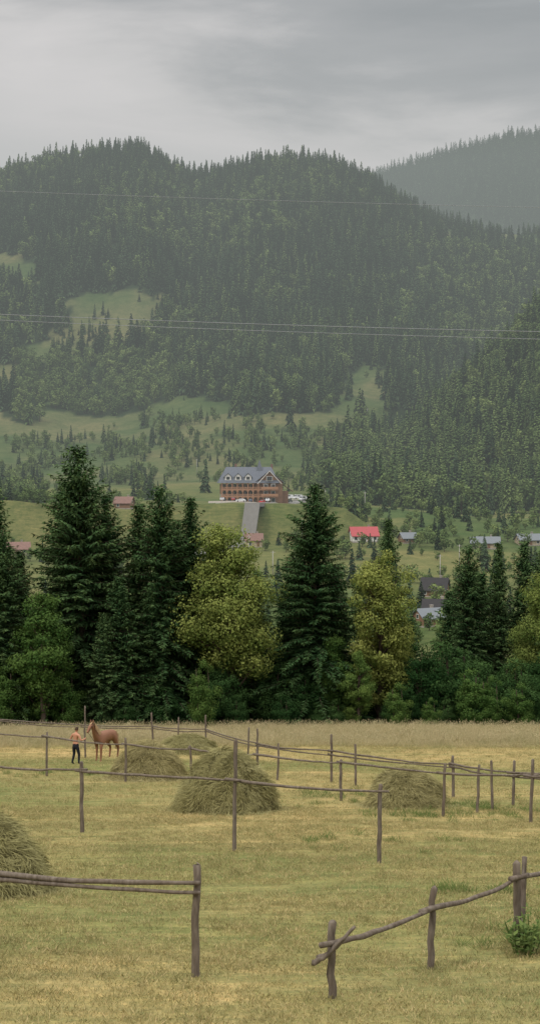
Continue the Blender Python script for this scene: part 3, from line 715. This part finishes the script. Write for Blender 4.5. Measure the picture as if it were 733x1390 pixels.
for (fx,fy,nn,sp_) in [(4.3,24.3,16,.5),(5.2,25,26,.8),(3.8,30,8,.4),(6.2,29,20,1.),(7.2,49,40,2.5),(9,46,40,2.),(5.1,45,20,1.2),(-1,110,160,18),(2,52,24,2),(-12,64,30,3),(2.3,38,12,1.5)]:
    gx=np.append(gx,rng.normal(fx,sp_,nn)); gy=np.append(gy,rng.normal(fy,sp_*.6,nn)); gi=np.append(gi,np.full(nn,6)); gs=np.append(gs,rng.uniform(.5,1.2,nn))
n=len(gx)
instancer('meadow_grass',np.stack([gx,gy,H(gx,gy)],1),np.stack([gs]*3,1),np.stack([0*gx,0*gx,rng.uniform(0,6.28,n)],1),gi,tp)
B=MB(); g=np.random.default_rng(5)
for k_ in range(26):
    a=g.uniform(0,6.28); bx_,by_=np.clip(g.normal(0,.20,2),-.32,.32); top=np.array([bx_+.2*math.cos(a),by_+.2*math.sin(a),g.uniform(.3,.65)])
    B.tube([(bx_,by_,-.1),tuple(top)],[.012,.005],4,0,False); q=14; t=g.uniform(.2,1,q)[:,None]; Pq=np.array([[bx_,by_,0]])*(1-t)+top*t
    D=unit(np.stack([g.normal(size=q),g.normal(size=q),g.uniform(-.2,.7,q)],1)); S=unit(np.cross(D,[[0,0,1.]])); B.quads(ribbon(Pq,D,S,g.uniform(.10,.18,q),g.uniform(.04,.08,q)),0,g.uniform(0,1,q))
wm=B.mesh('weed_plant')
obj('weed_plant',wm,[M_weed],None,(4.28,23.5,h(4.28,23.5))); obj('weed_plant',wm,[],None,(4.95,24.2,h(4.95,24.2)),(0,0,2))
print('grass',time.time()-T0)

# ------------------------------------------------------------------ power lines
M_wire=simple('wire_aluminium',(.20,.21,.22),.5,.4,.1,1,.2)
def wire(a,b_,sag,r):
    B=MB(); a,b_=Vector(a),Vector(b_); n=40; B.tube([a.lerp(b_,i/n)-Vector((0,0,4*sag*(i/n)*(1-i/n))) for i in range(n+1)],[r]*(n+1),5); obj('power_line',B.mesh('power_line'),[M_wire])
YW=32
wire((-32,YW,5.15),(34,YW,3.15),1.0,.007)
wire((-32,YW+.5,5.15),(34,YW+.5,2.95),1.0,.006)
wire((-32,YW-.4,7.5),(34,YW-.4,5.6),.8,.0045)
for x_,tz_ in((-32,7.9),(34,6.1)):
    e=obj('utility_pole',None,loc=(x_,YW,0)); gz=h(x_,YW); B=MB(); B.tube([(0,0,gz-1),(0,0,tz_)],[.2,.13],10); part('pole',B,[M_conc],e,True)
    B=MB(); B.box(0,0,tz_-2.9,.12,1.8,.12); B.box(0,-.4,tz_-.45,.1,.8,.1); part('crossarm',B,[M_tin],e)
    B=MB()
    for q in(0,.5,-.4): B.tube([(0,q,tz_-2.84),(0,q,tz_-2.7)],[.05,.03],8)
    part('insulators',B,[M_white],e)
def lamp_pole(x,y,ht):
    e=obj('utility_pole',None,loc=(x,y,h(x,y))); B=MB(); B.tube([(0,0,-.5),(0,0,ht)],[.18,.11],8); part('pole',B,[M_conc],e,True); B=MB(); B.box(0,0,ht-.5,1.8,.12,.12); part('crossarm',B,[M_conc],e)
for a in[(1.0,520,9),(13,600,9),(-8,560,9),(24,640,9),(45,700,9),(60,520,9),(80,1215,14),(110,1500,24),(-50,1010,11),(70,545,8)]: lamp_pole(*a)

# ------------------------------------------------------------------ man and horse
def skinned(verts,edges,root,sub=2):
    m=bpy.data.meshes.new('tmp'); m.from_pydata([v[0] for v in verts],edges,[]); o=bpy.data.objects.new('tmp',m); COL.objects.link(o)
    o.modifiers.new('Skin','SKIN'); sm=o.modifiers.new('Sub','SUBSURF'); sm.levels=sub; sm.render_levels=sub
    sv=m.skin_vertices[0].data
    for i,v in enumerate(verts):
        r_=v[1]; sv[i].radius=(r_,r_) if not isinstance(r_,tuple) else r_
    sv[root].use_root=True
    dg=bpy.context.evaluated_depsgraph_get(); nm=bpy.data.meshes.new_from_object(o.evaluated_get(dg)); bpy.data.objects.remove(o)
    nm.polygons.foreach_set('use_smooth',[True]*len(nm.polygons)); nm.materials.clear(); return nm
M_skin=simple('tanned_skin',(.42,.20,.12),.6,.3,.12,8); M_trou=simple('dark_trousers',(.018,.019,.024),.9,.1,.3,10); M_hair=simple('brown_hair',(.05,.03,.018),.8,.2,.3,20)
M_boot=simple('boots',(.03,.022,.016),.6,.3,.3,10); M_horse=simple('chestnut_coat',(.21,.095,.050),.6,.3,.22,3); M_mane=simple('flaxen_mane',(.40,.27,.15),.8,.2,.3,12); M_leather=simple('halter',(.05,.03,.02),.6,.3,.2,10)
def man(x,y,rot):
    e=obj('shirtless_man',None,loc=(x,y,h(x,y)-.01),rot=(0,0,rot))
    V=[((0,0,.95),(.15,.11)),((0,.02,1.10),(.125,.095)),((0,.04,1.28),(.16,.115)),((0,.03,1.41),(.135,.095)),((0,.05,1.50),.058),((0,.07,1.57),.05),
       ((-.10,0,.88),.095),((-.14,.06,.50),.068),((-.17,-.05,.10),.045),((-.19,.10,.045),.042),
       ((.10,0,.88),.095),((.13,.10,.50),.068),((.15,.06,.10),.045),((.17,.21,.045),.042),
       ((-.19,.02,1.42),.062),((-.31,-.03,1.15),.047),((-.22,.20,1.06),.034),((-.19,.28,1.06),.034),
       ((.19,.02,1.42),.062),((.34,.02,1.18),.047),((.34,.24,1.22),.034),((.33,.32,1.24),.034)]
    E=[(0,1),(1,2),(2,3),(3,4),(4,5),(0,6),(6,7),(7,8),(8,9),(0,10),(10,11),(11,12),(12,13),(3,14),(14,15),(15,16),(16,17),(3,18),(18,19),(19,20),(20,21)]
    m=skinned(V,E,0)
    for mt in(M_skin,M_trou,M_boot): m.materials.append(mt)
    for p in m.polygons: p.material_index=2 if p.center.z<.10 else (1 if p.center.z<1.0 else 0)
    obj('body',m,(),e)
    import bmesh
    bm=bmesh.new(); bmesh.ops.create_uvsphere(bm,u_segments=20,v_segments=14,radius=1)
    for v in bm.verts:
        c_=v.co; jaw=1-.28*max(0,-c_.z); v.co=Vector((c_.x*.076*jaw,c_.y*.096*(1-.12*max(0,-c_.z)),c_.z*.118))
    hm=bpy.data.meshes.new('head'); bm.to_mesh(hm); bm.free(); hm.polygons.foreach_set('use_smooth',[True]*len(hm.polygons))
    hd=obj('head',hm,[M_skin],e,(0,.09,1.655),(math.radians(-8),0,.3))
    B=MB(); B.tube([(0,.085,.02),(0,.115,-.02),(0,.095,-.03)],[.008,.014,.008],6)
    for s in(-1,1): B.tube([(s*.074,-.005,-.025),(s*.086,-.015,0),(s*.078,-.01,.025)],[.008,.014,.01],6)
    part('nose_and_ears',B,[M_skin],hd,True)
    B=MB()
    for s in(-1,1): B.tube([(s*.03,.085,.008),(s*.03,.092,.008)],[.011,.006],6)
    B.tube([(-.022,.088,-.055),(0,.094,-.056),(.022,.088,-.055)],[.003,.006,.003],5); part('eyes_and_mouth',B,[M_hair],hd)
    bm=bmesh.new(); bmesh.ops.create_uvsphere(bm,u_segments=20,v_segments=14,radius=1)
    bmesh.ops.delete(bm,geom=[v for v in bm.verts if v.co.z<-.35+ .9*max(0,v.co.y)],context='VERTS')
    for v in bm.verts: v.co=Vector((v.co.x*.084,v.co.y*.104-.006,v.co.z*.126+.004))*random.uniform(.98,1.03)
    hm=bpy.data.meshes.new('hair'); bm.to_mesh(hm); bm.free(); obj('hair',hm,[M_hair],hd)
    for hx,hy,hz,s in((-.19,.28,1.06,1),(.33,.32,1.24,-1)):
        B=MB()
        for k_,ln in enumerate((.030,.036,.034,.026)):
            o_=(k_-1.5)*.018; B.tube([(hx+o_*.3,hy+.02,hz-o_),(hx+o_*.3+s*.01,hy+.02+ln,hz-o_),(hx+o_*.3+s*.035,hy+.015+ln,hz-o_-.004),(hx+s*.045,hy+ln-.01,hz-o_-.006)],[.009,.009,.008,.006],6)
        B.tube([(hx,hy-.005,hz+.02),(hx+s*.03,hy+.01,hz+.04),(hx+s*.04,hy+.035,hz+.035)],[.011,.010,.007],6); part('fingers',B,[M_skin],e,True)
    return e
man(-9.08,68.6,math.radians(-35))
def horse(x,y,rot):
    e=obj('chestnut_horse',None,loc=(x,y,h(x,y)),rot=(0,0,rot))
    V=[((0,0,1.17),(.27,.31)),((-.42,0,1.18),(.25,.31)),((-.66,0,1.28),(.19,.26)),((-.84,0,1.50),(.13,.20)),((-.98,0,1.74),(.10,.15)),((-1.10,0,1.93),(.085,.115)),((-1.27,0,1.84),(.085,.115)),((-1.45,0,1.68),(.06,.075)),((-1.54,0,1.59),(.052,.06)),
       ((.42,0,1.20),(.25,.27)),((.76,0,1.23),(.23,.26)),((.95,0,1.28),(.12,.14))]
    E=[(0,1),(1,2),(2,3),(3,4),(4,5),(5,6),(6,7),(7,8),(0,9),(9,10),(10,11)]
    for s in(-1,1):
        k_=len(V); st=.08*s
        V+=[((-.50,s*.16,.92),.12),((-.50+st,s*.17,.74),.075),((-.50+st,s*.17,.47),.055),((-.52+st,s*.17,.16),.04),((-.57+st,s*.17,.03),.052)]
        E+=[(1,k_),(k_,k_+1),(k_+1,k_+2),(k_+2,k_+3),(k_+3,k_+4)]
        k_=len(V)
        V+=[((.64,s*.17,.93),.16),((.62-st,s*.18,.78),.11),((.90-st,s*.18,.52),.062),((.84-st,s*.18,.16),.042),((.79-st,s*.18,.03),.054)]
        E+=[(10,k_),(k_,k_+1),(k_+1,k_+2),(k_+2,k_+3),(k_+3,k_+4)]
    m=skinned(V,E,0); m.materials.append(M_horse); m.materials.append(M_leather)
    for p in m.polygons: p.material_index=1 if p.center.z<.06 else 0
    obj('body',m,(),e)
    B=MB()
    for s in(-1,1): B.tube([(-1.10,s*.05,2.00),(-1.10,s*.07,2.09),(-1.12,s*.065,2.17)],[.035,.032,.006],8)
    part('ears',B,[M_horse],e,True)
    B=MB(); r_=random.Random(3)
    for i in range(70):
        t=i/69; px_=-.60-.50*t; pz=1.56+.50*t; s=r_.choice((-1,-1,1)); B.tube([(px_+.05,0,pz+.02),(px_+.07,s*.13,pz-.08),(px_+.06,s*.17,pz-.30-r_.uniform(0,.1))],[.016,.014,.004],4)
    for i in range(10): B.tube([(-1.1,r_.uniform(-.04,.04),2.03),(-1.24,r_.uniform(-.05,.05),2.0),(-1.33,r_.uniform(-.05,.05),1.88)],[.012,.012,.004],4)
    part('mane',B,[M_mane],e)
    B=MB()
    for i in range(40): a=r_.uniform(-.07,.07); c_=r_.uniform(-.06,.06); B.tube([(1.0,a*.4,1.30),(1.12+c_*.5,a,1.1),(1.14+c_,a,.75),(1.12+c_,a*1.3,.42+r_.uniform(-.1,.1))],[.02,.02,.016,.004],4)
    part('tail',B,[M_mane],e)
    B=MB()
    for (cx,cz,rx_,rz_) in((-1.40,1.725,.10,.10),(-1.18,1.90,.12,.13)):
        pts=[(cx+rz_*math.cos(a)*.62,rx_*math.sin(a)*.95,cz+rz_*math.cos(a)*.85) for a in np.linspace(0,2*math.pi,17)]; B.tube(pts,[.012]*17,5,0,False)
    for s in(-1,1): B.tube([(-1.26,s*.09,1.86),(-1.30,s*.088,1.87)],[.02,.012],8)
    part('halter_and_eyes',B,[M_leather],e)
    B=MB(); B.tube([(-1.45,0,1.6),(-1.4,-.3,1.2),(-1.3,-.7,1.15)],[.012]*3,5); part('lead_rope',B,[M_leather],e)
horse(-8.05,71.5,math.radians(64))

# ------------------------------------------------------------------ world
w=bpy.data.worlds.new('World'); scene.world=w; w.use_nodes=True; t=w.node_tree; t.nodes.clear(); N=t.nodes.new; Lk=t.links.new
out=N('ShaderNodeOutputWorld'); sky=N('ShaderNodeTexSky'); sky.sky_type='NISHITA'; sky.sun_disc=False; sky.sun_elevation=math.radians(50); sky.sun_rotation=math.radians(215)
bg1=N('ShaderNodeBackground'); bg1.inputs[1].default_value=.08; Lk(sky.outputs[0],bg1.inputs[0])
tc=N('ShaderNodeTexCoord'); sx=N('ShaderNodeSeparateXYZ'); Lk(tc.outputs['Generated'],sx.inputs[0])
mp=N('ShaderNodeMapping'); mp.inputs['Scale'].default_value=(2.2,2.2,9); mp.inputs['Location'].default_value=(3.1,.4,1.7); Lk(tc.outputs['Generated'],mp.inputs[0])
nz=N('ShaderNodeTexNoise'); nz.inputs['Scale'].default_value=2.1; nz.inputs['Detail'].default_value=7; nz.inputs['Roughness'].default_value=.54; nz.inputs['Distortion'].default_value=.3; Lk(mp.outputs[0],nz.inputs['Vector'])
def mth(op,a,b_):
    q=N('ShaderNodeMath'); q.operation=op
    for i,v in enumerate((a,b_)):
        if hasattr(v,'links'): Lk(v,q.inputs[i])
        else: q.inputs[i].default_value=v
    return q.outputs[0]
zt=mth('ADD',mth('ADD',sx.outputs[2],mth('MULTIPLY',sx.outputs[0],.16)),mth('MULTIPLY',mth('SUBTRACT',nz.outputs['Fac'],.5),.17))
zt=mth('ADD',zt,.006)
rp=N('ShaderNodeValToRGB'); Lk(zt,rp.inputs[0]); cr=rp.color_ramp
K=3.0
st=[(0,(.65,.65,.65)),(.17,(.86,.82,.83)),(.225,(1.04,.965,.97)),(.252,(.90,.845,.85)),(.283,(.52,.505,.53)),(.33,(.36,.36,.39)),(.42,(.85,.85,.87)),(.6,(1.8,1.8,1.83)),(1,(2.45,2.45,2.5))]
while len(cr.elements)<len(st): cr.elements.new(.5)
for e_,(p_,c_) in zip(cr.elements,st): e_.position=p_; e_.color=(c_[0]/K,c_[1]/K,c_[2]/K,1)
bg2=N('ShaderNodeBackground'); Lk(rp.outputs[0],bg2.inputs[0]); bg2.inputs[1].default_value=K
mx=N('ShaderNodeMixShader'); mx.inputs[0].default_value=.93; Lk(bg1.outputs[0],mx.inputs[1]); Lk(bg2.outputs[0],mx.inputs[2]); Lk(mx.outputs[0],out.inputs[0])
sl=bpy.data.lights.new('sun','SUN'); sl.energy=1.5; sl.angle=math.radians(12); sl.color=(1,.95,.87)
so=obj('sun',sl); so.rotation_euler=(math.radians(44),0,math.radians(-48)); so.location=(-40,-60,80)

# ------------------------------------------------------------------ camera
cd=bpy.data.cameras.new('camera'); co=obj('camera',cd); co.location=(0,0,0); co.rotation_euler=(math.radians(90-1.575),0,0)
cd.sensor_fit='VERTICAL'; cd.sensor_height=36; cd.lens=51.8; cd.clip_start=.1; cd.clip_end=12000
scene.camera=co
scene.view_settings.view_transform='Standard'; scene.view_settings.look='None'; scene.view_settings.exposure=0
print('done',time.time()-T0)
